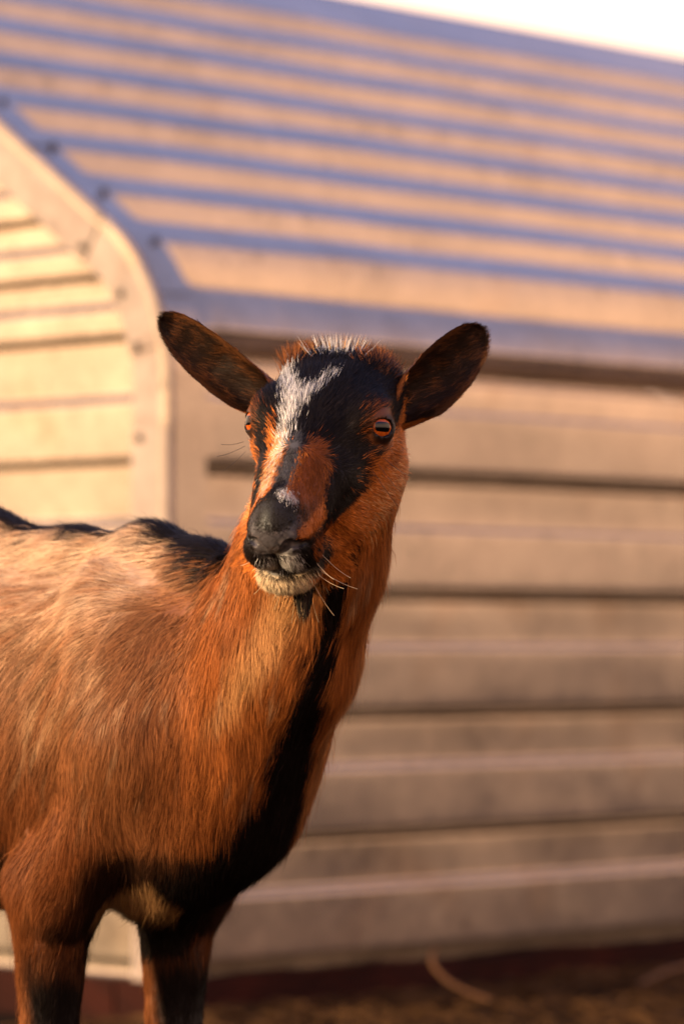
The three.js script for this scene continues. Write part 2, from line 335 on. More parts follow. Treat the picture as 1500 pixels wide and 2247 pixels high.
// gaze of the (goat's left) eye in head axes, and the lid opening's long and short axes
const LOOK = unit([0.72, 0.5, 0.48]), LACR = unit(cross(unit([0, 0.731, -0.682]), LOOK)), LUP = cross(LOOK, LACR);
const EYE = [0.0625, -0.018, -0.014, 0.0172]; // x (each side), y, z, radius
function headSDF(x0, y, z) {
  const x = Math.abs(x0), xl = Math.abs(x0 + 0.003), xj = Math.abs(x0 + 0.008); // the jaw sits a little to its right, as when chewing
  let d = ell(x, y, z, [0, -0.045, -0.055], [0.066, 0.055, 0.070]);                   // cranium
  d = smin(d, ell(x, y, z, [0.026, -0.020, -0.074], [0.034, 0.03, 0.030]), 0.03);    // poll corners
  d = smin(d, ell(x, y, z, [0.02, -0.023, -0.026], [0.048, 0.034, 0.05]), 0.03);     // forehead
  d = smin(d, cone(x, y, z, [0, -0.026, -0.01, 0.037], [0, -0.0265, 0.107, 0.0235]), 0.03); // nasal bridge
  d = smin(d, cone(x, y, z, [0.032, -0.044, 0.0, 0.031], [0.017, -0.048, 0.112, 0.0215]), 0.022); // sides of the face
  d = smin(d, cone(x, y, z, [0.036, -0.084, -0.032, 0.034], [0.024, -0.085, 0.045, 0.028]), 0.03);  // cheek
  d = smin(d, cone(x, y, z, [0.02, -0.093, 0.035, 0.021], [0.009, -0.098, 0.112, 0.019]), 0.025);  // jaw
  d = smin(d, ell(x, y, z, [0.053, -0.006, -0.023], [0.022, 0.016, 0.028]), 0.02);   // brow over the eye
  d = smin(d, ell(x, y, z, [0.052, -0.036, -0.004], [0.019, 0.015, 0.024]), 0.018);   // under the eye
  // muzzle
  d = smin(d, ell(x, y, z, [0, -0.038, 0.124], [0.0232, 0.027, 0.027]), 0.024);
  d = smin(d, ell(x, y, z, [0.0168, -0.043, 0.131], [0.0132, 0.017, 0.0165]), 0.012); // nostril wings
  d = smin(d, ell(xl, y, z, [0.0165, -0.067, 0.121], [0.0235, 0.0215, 0.024]), 0.012); // upper lip
  d = smin(d, ell(xj, y, z, [0, -0.104, 0.118], [0.031, 0.0185, 0.0255]), 0.010);     // chin and lower lip
  d = smax(d, -cone(x0 + 0.003, y, z, [-0.001, -0.049, 0.1555, 0.0013], [0, -0.082, 0.143, 0.0012]), 0.003); // philtrum
  d = smax(d, -cone(x, y, z, [0.008, -0.052, 0.1495, 0.003], [0.0195, -0.041, 0.148, 0.0056]), 0.004); // nostril slit
  d = smax(d, -cone(x, y, z, [0.0195, -0.041, 0.148, 0.0056], [0.0305, -0.048, 0.134, 0.0034]), 0.004);
  d = smax(d, -cone(xl, y, z, [0, -0.0875, 0.143, 0.0024], [0.022, -0.0895, 0.133, 0.0024]), 0.005); // mouth line
  d = smax(d, -cone(xl, y, z, [0.022, -0.0895, 0.133, 0.0024], [0.0385, -0.087, 0.10, 0.002]), 0.005);
  d = smax(d, -cone(xl, y, z, [0.0385, -0.087, 0.10, 0.002], [0.0425, -0.079, 0.077, 0.0012]), 0.005);
  if (z > 0.124 && y > -0.062 && y < -0.018) d += nz(x0 * 620, y * 620, z * 620) * 0.00045; // pebbled nose leather
  // eye: lids swell round the ball, then the ball's front is opened
  const ex = x - EYE[0], ey = y - EYE[1], ez = z - EYE[2], er = Math.sqrt(ex * ex + ey * ey + ez * ez);
  d = smin(d, er - (EYE[3] + 0.0022), 0.007);
  const o = (ex * LOOK[0] + ey * LOOK[1] + ez * LOOK[2]), a = ex * LACR[0] + ey * LACR[1] + ez * LACR[2], b = ex * LUP[0] + ey * LUP[1] + ez * LUP[2];
  if (o > 0) d = smax(d, -(Math.max(Math.hypot(a / 0.0110, b / (b > 0 ? 0.0082 : 0.0096)) - 1, 0.004 - o) * 0.0085), 0.0025);
  return d;
}
function total(x, y, z) { // whole animal in goat axes
  const hx = HE[0] * x + HE[4] * y + HE[8] * z + HE[12], hy = HE[1] * x + HE[5] * y + HE[9] * z + HE[13], hz = HE[2] * x + HE[6] * y + HE[10] * z + HE[14];
  const far = Math.max(Math.abs(hx) - 0.1, Math.abs(hy + 0.05) - 0.13, Math.abs(hz - 0.03) - 0.17);
  const b = bodySDF(x, y, z); if (far > 0.1) return b;
  return smin(b, headSDF(hx, hy, hz), 0.035);
}
function totalHead(hx, hy, hz) {
  const h = headSDF(hx, hy, hz), x = HM[0] * hx + HM[4] * hy + HM[8] * hz + HM[12], y = HM[1] * hx + HM[5] * hy + HM[9] * hz + HM[13], z = HM[2] * hx + HM[6] * hy + HM[10] * hz + HM[14];
  return smin(bodySDF(x, y, z), h, 0.035);
}
// surface nets on a box grid, vertices pulled onto the surface
function surface(f, lo, hi, h) {
  const n = [0, 1, 2].map((k) => Math.ceil((hi[k] - lo[k]) / h) + 1), [nx, ny, nzz] = n, v = new Float32Array(nx * ny * nzz);
  for (let k = 0, o = 0; k < nzz; k++) for (let j = 0; j < ny; j++) for (let i = 0; i < nx;) {
    const d = f(lo[0] + i * h, lo[1] + j * h, lo[2] + k * h); v[o++] = d; i++;
    const skip = Math.floor((Math.abs(d) - 3 * h) / h * 0.6); for (let s = 0; s < skip && i < nx; s++, i++) v[o++] = d;
  }
  const id = new Int32Array((nx - 1) * (ny - 1) * (nzz - 1)).fill(-1), pos = [], idx = [], cell = (i, j, k) => i + (nx - 1) * (j + (ny - 1) * k);
  const at = (i, j, k) => v[i + nx * (j + ny * k)];
  for (let k = 0; k < nzz - 1; k++) for (let j = 0; j < ny - 1; j++) for (let i = 0; i < nx - 1; i++) {
    const c = []; let m = 0; for (let q = 0; q < 8; q++) { const d = at(i + (q & 1), j + (q >> 1 & 1), k + (q >> 2)); c.push(d); if (d < 0) m++; }
    if (m === 0 || m === 8) continue;
    let x = 0, y = 0, z = 0, cnt = 0;
    for (let a = 0; a < 8; a++) for (const bit of [1, 2, 4]) { const b = a | bit; if (a & bit || (c[a] < 0) === (c[b] < 0)) continue; const t = c[a] / (c[a] - c[b]); x += (a & 1) + (bit === 1 ? t : 0); y += (a >> 1 & 1) + (bit === 2 ? t : 0); z += (a >> 2) + (bit === 4 ? t : 0); cnt++; }
    id[cell(i, j, k)] = pos.length / 3; pos.push(lo[0] + (i + x / cnt) * h, lo[1] + (j + y / cnt) * h, lo[2] + (k + z / cnt) * h);
  }
  const quad = (a, b, c, d, flip) => { if (a < 0 || b < 0 || c < 0 || d < 0) return; flip ? idx.push(a, b, c, a, c, d) : idx.push(a, c, b, a, d, c); };
  for (let k = 0; k < nzz - 1; k++) for (let j = 0; j < ny - 1; j++) for (let i = 0; i < nx - 1; i++) {
    const s = at(i, j, k) < 0;
    if (j && k && s !== at(i + 1, j, k) < 0) quad(id[cell(i, j - 1, k - 1)], id[cell(i, j, k - 1)], id[cell(i, j, k)], id[cell(i, j - 1, k)], s);
    if (i && k && s !== at(i, j + 1, k) < 0) quad(id[cell(i - 1, j, k - 1)], id[cell(i - 1, j, k)], id[cell(i, j, k)], id[cell(i, j, k - 1)], s);
    if (i && j && s !== at(i, j, k + 1) < 0) quad(id[cell(i - 1, j - 1, k)], id[cell(i, j - 1, k)], id[cell(i, j, k)], id[cell(i - 1, j, k)], s);
  }
  const nor = new Float32Array(pos.length), e = h * 0.3;
  for (let p = 0; p < pos.length; p += 3) {
    for (let it = 0; it < 2; it++) {
      const x = pos[p], y = pos[p + 1], z = pos[p + 2], d = f(x, y, z);
      let gx = f(x + e, y, z) - f(x - e, y, z), gy = f(x, y + e, z) - f(x, y - e, z), gz = f(x, y, z + e) - f(x, y, z - e); const l = Math.hypot(gx, gy, gz) || 1; gx /= l; gy /= l; gz /= l;
      if (it === 0) { const m = clamp(d, -0.6 * h, 0.6 * h); pos[p] -= gx * m; pos[p + 1] -= gy * m; pos[p + 2] -= gz * m; }
      nor[p] = gx; nor[p + 1] = gy; nor[p + 2] = gz;
    }
  }
  return { pos, nor, idx };
}
const hbox = { lo: [-0.1, -0.145, -0.12], hi: [0.1, 0.05, 0.175] };
const headMesh = surface(totalHead, hbox.lo, hbox.hi, 0.0029);
const bodyMesh = surface(total, [-1.02, -0.02, -0.24], [0.36, 1.0, 0.24], 0.011);
{ // head into goat axes; body faces inside the head's box are dropped
  const p = new THREE.Vector3(), R = new THREE.Matrix3().setFromMatrix4(headMatrix);
  headMesh.local = headMesh.pos.slice();
  for (let i = 0; i < headMesh.pos.length; i += 3) {
    p.set(headMesh.pos[i], headMesh.pos[i + 1], headMesh.pos[i + 2]).applyMatrix4(headMatrix).toArray(headMesh.pos, i);
    p.set(headMesh.nor[i], headMesh.nor[i + 1], headMesh.nor[i + 2]).applyMatrix3(R).toArray(headMesh.nor, i);
  }
  const m = 0.006, inside = (i) => { p.set(bodyMesh.pos[3 * i], bodyMesh.pos[3 * i + 1], bodyMesh.pos[3 * i + 2]).applyMatrix4(headInverse); return p.toArray().every((c, k) => c > hbox.lo[k] + m && c < hbox.hi[k] - m); };
  const keep = []; for (let t = 0; t < bodyMesh.idx.length; t += 3) { const q = bodyMesh.idx.slice(t, t + 3); if (!q.every(inside)) keep.push(...q); }
  bodyMesh.idx = keep;
}

// ---------- ears, as cupped leaves of their own thickness joined into the body mesh ----------
const worldDirToGoat = (x, y, z) => new THREE.Vector3(x * FWD.x + z * FWD.z, y, x * RGT.x + z * RGT.z);
const earW = [[0, 0.016], [0.15, 0.0205], [0.32, 0.0255], [0.5, 0.0272], [0.66, 0.0262], [0.8, 0.0228], [0.9, 0.0178], [0.96, 0.0118], [0.99, 0.006], [1, 0.0008]];
const earA = [[0, 2.6], [0.15, 2.3], [0.3, 1.7], [0.5, 1.25], [0.75, 0.95], [1, 0.7]];
const table = (t, v) => { for (let i = 1; i < t.length; i++) if (v <= t[i][0]) { const k = (v - t[i - 1][0]) / (t[i][0] - t[i - 1][0]); return lerp(t[i - 1][1], t[i][1], k); } return t[t.length - 1][1]; };
function buildEar(root, tip, face, bend, scale) { // world-oriented vectors, relative to the goat's axes
  const e = tip.clone().sub(root), L = e.length(); e.normalize();
  const n = face.clone().addScaledVector(e, -face.dot(e)).normalize(), w = new THREE.Vector3().crossVectors(e, n);
  const NV = 46, NA = 26, pos = [], nor = [], idx = [], side = [], vv = [], aa = [];
  const point = (v, a, off) => {
    const W = table(earW, v) * scale, am = table(earA, v), th = a * am, c = root.clone().addScaledVector(e, L * v).addScaledVector(w, bend * Math.sin(v * Math.PI) * L);
    const cup = v < 0.3 ? 1 : lerp(1, 0.75, (v - 0.3) / 0.7), R = W / Math.max(Math.sin(Math.min(am, Math.PI / 2)), 0.3) - off;
    const ruffle = nz(v * 6, a * 1.5, 4.4) * 0.0016;
    return c.addScaledVector(w, R * Math.sin(th)).addScaledVector(n, -R * Math.cos(th) * cup + R * Math.cos(Math.min(am, 1.2)) * cup + ruffle);
  };
  for (const [s, off] of [[0, 0.0], [1, 0.0032]]) for (let i = 0; i <= NV; i++) for (let j = 0; j <= NA; j++) {
    const v = 0.999 * (1 - Math.pow(1 - i / NV, 1.3)), a = j / NA * 2 - 1, edge = Math.sqrt(Math.max(0, 1 - Math.pow(Math.abs(a), 8)));
    const p = point(v, a, s ? off * edge * Math.min(1, (1 - v) * 8) : 0), d = 0.002;
    const du = point(Math.min(v + d, 1), a, 0).sub(point(v - d, a, 0)), dv = point(v, a + d * 5, 0).sub(point(v, a - d * 5, 0)), nn = du.cross(dv).normalize();
    // the back (outer) face looks away from the cup axis
    const out = p.clone().sub(root.clone().addScaledVector(e, L * v).addScaledVector(n, 0.02)); if (nn.dot(out) < 0) nn.negate(); if (s) nn.negate();
    pos.push(p.x, p.y, p.z); nor.push(nn.x, nn.y, nn.z); side.push(s); vv.push(v); aa.push(a);
  }
  const m = NA + 1, S = (NV + 1) * m;
  for (let s = 0; s < 2; s++) for (let i = 0; i < NV; i++) for (let j = 0; j < NA; j++) { const A = s * S + i * m + j, B = A + 1, C = A + m, D_ = C + 1; s ? idx.push(A, B, C, B, D_, C) : idx.push(A, C, B, B, C, D_); }
  for (let i = 0; i < NV; i++) for (const j of [0, NA]) { const A = i * m + j, C = A + m; j ? idx.push(A, C, A + S, C, C + S, A + S) : idx.push(A, A + S, C, C, A + S, C + S); }
  return { pos, nor, idx, side, vv, aa, e, ear: true };
}
const rootOf = (x) => new THREE.Vector3(x, -0.046, -0.064).applyMatrix4(headMatrix);
const ears = [
  buildEar(rootOf(-0.052), rootOf(-0.052).add(worldDirToGoat(-0.136, 0.102, 0.0)), worldDirToGoat(-0.10, -0.22, 1), -0.04, 0.98),
  buildEar(rootOf(0.052), rootOf(0.052).add(worldDirToGoat(0.101, 0.095, -0.028)), worldDirToGoat(0.22, -0.18, 1), 0.04, 1.13),
];
// ---------- eyes ----------
const eyeTexture = (() => {
  const c = document.createElement('canvas'); c.width = c.height = 256; const g = c.getContext('2d');
  g.fillStyle = '#150a06'; g.fillRect(0, 0, 256, 256);
  const img = g.getImageData(0, 0, 256, 256), d = img.data;
  for (let j = 0; j < 256; j++) for (let i = 0; i < 256; i++) {
    const x = (i - 127.5) / 127.5, y = (j - 127.5) / 127.5, r = Math.hypot(x, y), an = Math.atan2(y, x), k = (j * 256 + i) * 4;
    const fib = nz(Math.cos(an) * 9, Math.sin(an) * 9, r * 2.5) * 0.35 + nz(Math.cos(an) * 30, Math.sin(an) * 30, r * 4) * 0.3;
    let R = 184 + fib * 80, G = 82 + fib * 66, B = 22 + fib * 26;
    const ring = sstep(0.68, 0.8, r); R = lerp(R, 30, ring); G = lerp(G, 14, ring); B = lerp(B, 8, ring);
    const pup = 1 - sstep(0.9, 1.04, Math.pow(Math.pow(Math.abs(x) / 0.54, 4) + Math.pow(Math.abs(y) / 0.34, 4), 0.25));
    R = lerp(R, 4, pup); G = lerp(G, 3, pup); B = lerp(B, 4, pup);
    d[k] = R; d[k + 1] = G; d[k + 2] = B; d[k + 3] = 255;
  }
  g.putImageData(img, 0, 0); const t = new THREE.CanvasTexture(c); t.colorSpace = THREE.SRGBColorSpace; return t;
})();
const eyeMat = new THREE.MeshPhysicalMaterial({ map: eyeTexture, roughness: 0.06, specularIntensity: 0.8 }); eyeMat.name = 'amber_eye';
for (const s of [-1, 1]) {
  const g = new THREE.SphereGeometry(EYE[3], 40, 30), p = g.attributes.position, u = g.attributes.uv; // pole axis z, iris faces +z
  for (let i = 0; i < p.count; i++) { const x = p.getX(i) / EYE[3], y = p.getY(i) / EYE[3], z = p.getZ(i) / EYE[3]; z > -0.2 ? u.setXY(i, 0.5 + x * 0.56, 0.5 + y * 0.56) : u.setXY(i, 0.01, 0.01); }
  const look = new THREE.Vector3(LOOK[0] * s, LOOK[1], LOOK[2]), up0 = new THREE.Vector3(-0.1 * s * 0, 0.731, -0.682), ax = new THREE.Vector3().crossVectors(up0, look).normalize(), up = new THREE.Vector3().crossVectors(look, ax);
  g.applyMatrix4(new THREE.Matrix4().makeBasis(ax, up, look).setPosition(EYE[0] * s, EYE[1], EYE[2])); g.applyMatrix4(headMatrix);
  const e = mesh('eye', g, eyeMat, goat); e.userData.label = 'amber eye with horizontal slot pupil';
}

// ---------- coat colours: markings laid out on the animal itself (linear base colours) ----------
const C = {
  black: [0.008, 0.005, 0.004], orange: [0.52, 0.142, 0.022], deep: [0.27, 0.062, 0.009], tan: [0.60, 0.29, 0.105], pale: [0.64, 0.41, 0.25], cream: [0.66, 0.47, 0.27],
  white: [0.60, 0.53, 0.47], grey: [0.06, 0.052, 0.052], brown: [0.11, 0.036, 0.011], lip: [0.055, 0.045, 0.045], dark: [0.017, 0.0075, 0.004],
};
let dither = false; // hairs take one colour or the other, the skin under them the mean
const blend3 = (a, b, t) => [lerp(a[0], b[0], t), lerp(a[1], b[1], t), lerp(a[2], b[2], t)];
const mix3 = (a, b, t) => (dither && t > 0.02 && t < 0.98 ? (rnd() < t ? b : a) : blend3(a, b, t));
function nearLine(x, z, pts) { // signed distance to a polyline of [x, z, half width]
  let best = 1; for (let i = 0; i < pts.length - 1; i++) {
    const [ax, az, aw] = pts[i], [bx, bz, bw] = pts[i + 1], dx = bx - ax, dz = bz - az, t = clamp(((x - ax) * dx + (z - az) * dz) / (dx * dx + dz * dz), 0, 1);
    best = Math.min(best, Math.hypot(x - ax - dx * t, z - az - dz * t) - lerp(aw, bw, t));
  } return best;
}
const on = (d, soft = 0.0025) => 1 - sstep(-soft, soft, d);
function headColour(x, y, z, j) { // head axes; j jitters the borders
  const jx = x + nz(x * 160, z * 160, y * 160 + 3) * 0.003 + j[0] * 0.0034, jz = z + nz(x * 150, z * 150, y * 150 + 9) * 0.005 + j[1] * 0.007, ax = Math.abs(jx);
  let c = mix3(C.orange, C.deep, sstep(-0.3, 0.5, nz(x * 45, y * 45, z * 45)) * 0.55);
  c = mix3(c, C.tan, sstep(-0.05, -0.09, y) * sstep(0.07, 0.0, z) * 0.5);
  // mask over forehead and crown
  c = mix3(c, C.black, Math.max(on(Math.max(jz - 0.004 - 0.012 * (jx > 0 ? 1 : 0.4), -y - 0.036), 0.006), on(nearLine(jx, jz, [[0.0, -0.03, 0.05], [0.01, 0.012, 0.04], [0.005, 0.03, 0.022]]), 0.005) * (y > -0.04 ? 1 : 0)));
  if (y > -0.058) {
    c = mix3(c, C.black, on(nearLine(jx, jz, [[0.047, -0.01, 0.02], [0.045, 0.02, 0.0155], [0.045, 0.05, 0.0115], [0.043, 0.075, 0.009], [0.044, 0.098, 0.004]])));
    c = mix3(c, C.black, on(nearLine(jx, jz, [[-0.05, -0.01, 0.011], [-0.049, 0.015, 0.009], [-0.043, 0.04, 0.0072], [-0.037, 0.08, 0.0055], [-0.036, 0.1, 0.0045]])));
  }
  if (y > -0.03) {
    c = mix3(c, mix3(C.tan, C.white, 0.3), on(nearLine(jx, jz, [[-0.022, 0.034, 0.009], [-0.022, 0.07, 0.0105], [-0.019, 0.1, 0.007]])) * 0.92);
    c = mix3(c, blend3(C.deep, C.brown, 0.55), on(nearLine(jx, jz, [[0.02, 0.045, 0.010], [0.023, 0.08, 0.014], [0.026, 0.125, 0.015]]), 0.005));
    c = mix3(c, C.brown, on(nearLine(jx, jz, [[0.028, 0.105, 0.006], [0.03, 0.13, 0.012]]), 0.008) * 0.85);
    c = mix3(c, blend3(C.deep, C.brown, 0.3), on(nearLine(jx, jz, [[0.019, 0.04, 0.006], [0.02, 0.07, 0.009], [0.022, 0.1, 0.006]]), 0.004));
    c = mix3(c, C.grey, on(nearLine(jx, jz, [[-0.002, 0.036, 0.005], [0.0, 0.07, 0.0085], [0.0, 0.1, 0.009]])));
    // blaze
    const bl = Math.min(nearLine(jx, jz, [[-0.050, -0.07, 0.0065], [-0.039, -0.045, 0.0075], [-0.022, -0.012, 0.009], [-0.016, 0.022, 0.0065], [-0.016, 0.055, 0.002]]), nearLine(jx, jz, [[0.012, -0.048, 0.0025], [0.0, -0.03, 0.005], [-0.013, 0.0, 0.0085]]));
    c = mix3(c, C.white, on(bl, 0.0055) * 0.88);
    c = mix3(c, C.white, on(nearLine(jx, jz, [[-0.018, -0.096, 0.008], [0.022, -0.098, 0.009]]), 0.005) * 0.85);
  }
  c = mix3(c, C.brown, on(Math.hypot((ax - 0.047) / 0.016, (jz + 0.096) / 0.018) * 0.016 - 0.016, 0.006));
  c = mix3(c, [0.30, 0.095, 0.028], on(Math.hypot((ax - 0.05) / 0.014, (jz + 0.098) / 0.012) * 0.014 - 0.012, 0.006));
  // brown round the eyes
  const er = Math.hypot(Math.abs(x) - EYE[0], y - EYE[1], z - EYE[2]);
  c = mix3(c, mix3(C.brown, C.deep, 0.3), on(er - 0.026 - j[0] * 0.003, 0.006) * (z > EYE[2] - 0.02 ? 0.9 : 0.6)); c = mix3(c, C.black, on(er - 0.0202, 0.0012));
  // muzzle
  c = mix3(c, C.black, on(Math.max(0.115 - jz - y * 0.12 - 0.004, -y - 0.06, jx - 0.0275), 0.006));
  c = mix3(c, C.black, on(nearLine(jx, jz, [[0.0, 0.098, 0.006], [0.0, 0.117, 0.0115], [0.0, 0.132, 0.0185], [0.0, 0.15, 0.025]]), 0.003));
  c = mix3(c, C.black, on(Math.max(0.104 - jz + (x > 0 ? -0.016 : 0.004), y + 0.044, -y - 0.098), 0.005));
  c = mix3(c, blend3(C.lip, [0.10, 0.075, 0.07], sstep(0.1, 0.5, nz(x * 230, y * 230, z * 230))), on(Math.max(ax - 0.024, 0.129 - z, y + 0.025, -y - 0.058), 0.002));
  c = mix3(c, C.deep, on(Math.hypot((x - 0.04) / 0.008, (y + 0.062) / 0.012) * 0.01 - 0.009, 0.003) * (z > 0.09 ? 0.7 : 0));
  c = mix3(c, C.white, on(Math.hypot((jx - 0.011) / 0.0095, (jz - 0.112) / 0.006) * 0.007 - 0.006, 0.003) * (y > -0.03 ? 0.95 : 0));
  c = mix3(c, C.white, on(nearLine(jx, y, [[-0.012, -0.075, 0.0105], [-0.003, -0.073, 0.010], [0.011, -0.068, 0.0135]]), 0.006) * (z > 0.114 ? 0.92 : 0) * (Math.abs(x + 0.003) < 0.0018 ? 0.25 : 1));
  if (y < -0.0895) { c = mix3(c, C.cream, on(Math.max(0.098 - jz, Math.abs(jx + 0.008) - 0.031), 0.007) * 0.9); c = blend3(c, C.black, on(-(y + 0.0895) - 0.0035, 0.0012) * (z > 0.09 ? 0.9 : 0)); }
  if (y < -0.112) c = mix3(c, C.black, on(nearLine(jx, jz, [[0.006, 0.1, 0.006], [0.008, 0.05, 0.01], [0.008, -0.05, 0.013]]), 0.004));
  return c;
}
const throat = [[0.735, 0.036, 0.013], [0.67, 0.026, 0.014], [0.62, 0.022, 0.017], [0.53, 0.004, 0.03], [0.455, 0.006, 0.056], [0.40, 0.01, 0.075], [0.35, 0.0, 0.08]];
const atY = (t, y) => { for (let i = 1; i < t.length; i++) if (y >= t[i][0]) { const k = clamp((y - t[i - 1][0]) / (t[i][0] - t[i - 1][0]), 0, 1); return [lerp(t[i - 1][1], t[i][1], k), lerp(t[i - 1][2], t[i][2], k)]; } return [t[t.length - 1][1], t[t.length - 1][2]]; };
const axisF = [[0.9, 0.265], [0.84, 0.252], [0.755, 0.222], [0.66, 0.172], [0.575, 0.1], [0.5, 0.04], [0.42, 0.01], [0.3, 0.0]];
const axisAt = (y) => { for (let i = 1; i < axisF.length; i++) if (y >= axisF[i][0]) return lerp(axisF[i - 1][1], axisF[i][1], clamp((y - axisF[i - 1][0]) / (axisF[i][0] - axisF[i - 1][0]), 0, 1)); return 0; };
function bodyColour(x, y, z, n, j) {
  const jy = y + nz(x * 40, y * 40, z * 40) * 0.012 + j[0] * 0.005, jz = z + nz(x * 55, y * 30, z * 55 + 4) * 0.008 + j[1] * 0.004;
  const lean = x < 0.1 ? 0.55 : 0.25, q = x - y * lean, a = nz(x * 11, y * 8, z * 11 + 2), b = nz(q * 55, y * 6, z * 50), f = nz(q * 150, y * 13, z * 140);
  const neckPart = sstep(0.08, 0.16, x);
  let c = blend3(blend3([0.29, 0.102, 0.034], C.orange, neckPart * 0.6), blend3([0.135, 0.04, 0.012], C.deep, neckPart * 0.6), clamp(0.4 + a * 0.5 + b * 0.6 + f * 0.4, 0, 1));
  c = blend3(c, C.tan, sstep(-0.01, -0.05, z) * sstep(0.12, 0.18, x) * 0.6);  // rim-light glow along the left side of the neck, painted into the coat as tan
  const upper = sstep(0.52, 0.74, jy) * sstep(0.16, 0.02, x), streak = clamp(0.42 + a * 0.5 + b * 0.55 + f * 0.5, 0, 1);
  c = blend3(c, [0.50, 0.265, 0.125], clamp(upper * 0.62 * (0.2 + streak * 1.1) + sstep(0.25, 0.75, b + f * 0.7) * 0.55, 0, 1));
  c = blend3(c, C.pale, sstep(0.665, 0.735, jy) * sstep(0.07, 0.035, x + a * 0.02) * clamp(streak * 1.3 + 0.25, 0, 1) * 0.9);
  c = blend3(c, [0.16, 0.042, 0.01], sstep(0.60, 0.44, jy) * 0.6 * (0.5 + streak));
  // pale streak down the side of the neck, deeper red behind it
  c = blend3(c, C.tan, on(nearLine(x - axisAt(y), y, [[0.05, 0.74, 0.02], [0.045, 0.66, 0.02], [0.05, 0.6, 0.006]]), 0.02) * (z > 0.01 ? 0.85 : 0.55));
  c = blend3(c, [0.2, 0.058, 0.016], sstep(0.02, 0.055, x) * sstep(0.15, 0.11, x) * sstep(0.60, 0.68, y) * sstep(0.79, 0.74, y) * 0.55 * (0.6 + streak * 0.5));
  // black line along the spine and mane
  const wide = lerp(0.032, 0.043, sstep(0.03, 0.07, x)) + b * 0.014, spine = x < 0.135 ? sstep(wide, wide - 0.02, Math.abs(jz)) * sstep(0.70, 0.715, jy) : sstep(0.046, 0.026, Math.abs(jz)) * sstep(axisAt(y) - 0.045, axisAt(y) - 0.06, x);
  c = mix3(c, C.black, spine);
  // black line down throat and brisket
  const [tc, tw] = atY(throat, y), front = x > axisAt(y) + 0.012 || y < 0.41;
  if (y < 0.79 && y > 0.33 && front) c = mix3(c, C.black, on(Math.abs(jz - tc) - tw - f * 0.006, 0.005 + tw * 0.14));
  // under the chest
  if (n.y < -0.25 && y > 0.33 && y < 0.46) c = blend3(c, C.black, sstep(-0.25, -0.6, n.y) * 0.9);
  if (x > -0.06 && x < 0.06 && y < 0.435 && y > 0.37 && z > 0.01 && z < 0.075) c = blend3(c, C.tan, 0.55 * sstep(0.37, 0.39, y));
  // legs: black down the front and below the knee
  if (y < 0.36 && x > -0.4) c = blend3(c, C.black, Math.max(sstep(-0.088, -0.068, x + (z > 0 ? 0.014 : 0) + (0.36 - y) * -0.06 + j[0] * 0.004) * sstep(0.36, 0.31, jy), sstep(0.22, 0.18, jy)));
  if (y < 0.25 && x <= -0.4) c = blend3(c, C.black, sstep(0.22, 0.18, jy));
  if (y < 0.045) c = C.grey;
  return c;
}
const tmpV = new THREE.Vector3();
function colourAt(m, p, n, j, info) {
  if (m.ear) {
    const k = nz(p.x * 60, p.y * 60, p.z * 60);
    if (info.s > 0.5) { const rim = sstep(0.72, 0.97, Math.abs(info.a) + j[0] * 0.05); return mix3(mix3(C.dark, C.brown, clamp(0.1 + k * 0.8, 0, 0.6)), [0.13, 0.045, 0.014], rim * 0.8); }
    return mix3(mix3(C.orange, C.brown, 0.55), C.dark, sstep(0.35, 0.75, info.v + k * 0.2));
  }
  tmpV.copy(p).applyMatrix4(headInverse);
  const head = m === headMesh ? 1 : 0;
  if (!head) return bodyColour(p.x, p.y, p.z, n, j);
  const back = sstep(-0.105, -0.125, tmpV.y) * sstep(0.075, 0.06, tmpV.z) , nape = sstep(-0.085, -0.115, tmpV.z) * (tmpV.y < -0.02 ? 1 : 0);
  const t = Math.max(back, nape), hc = headColour(tmpV.x, tmpV.y, tmpV.z, j); return t > 0 ? mix3(hc, bodyColour(p.x, p.y, p.z, n, j), t) : hc;
}
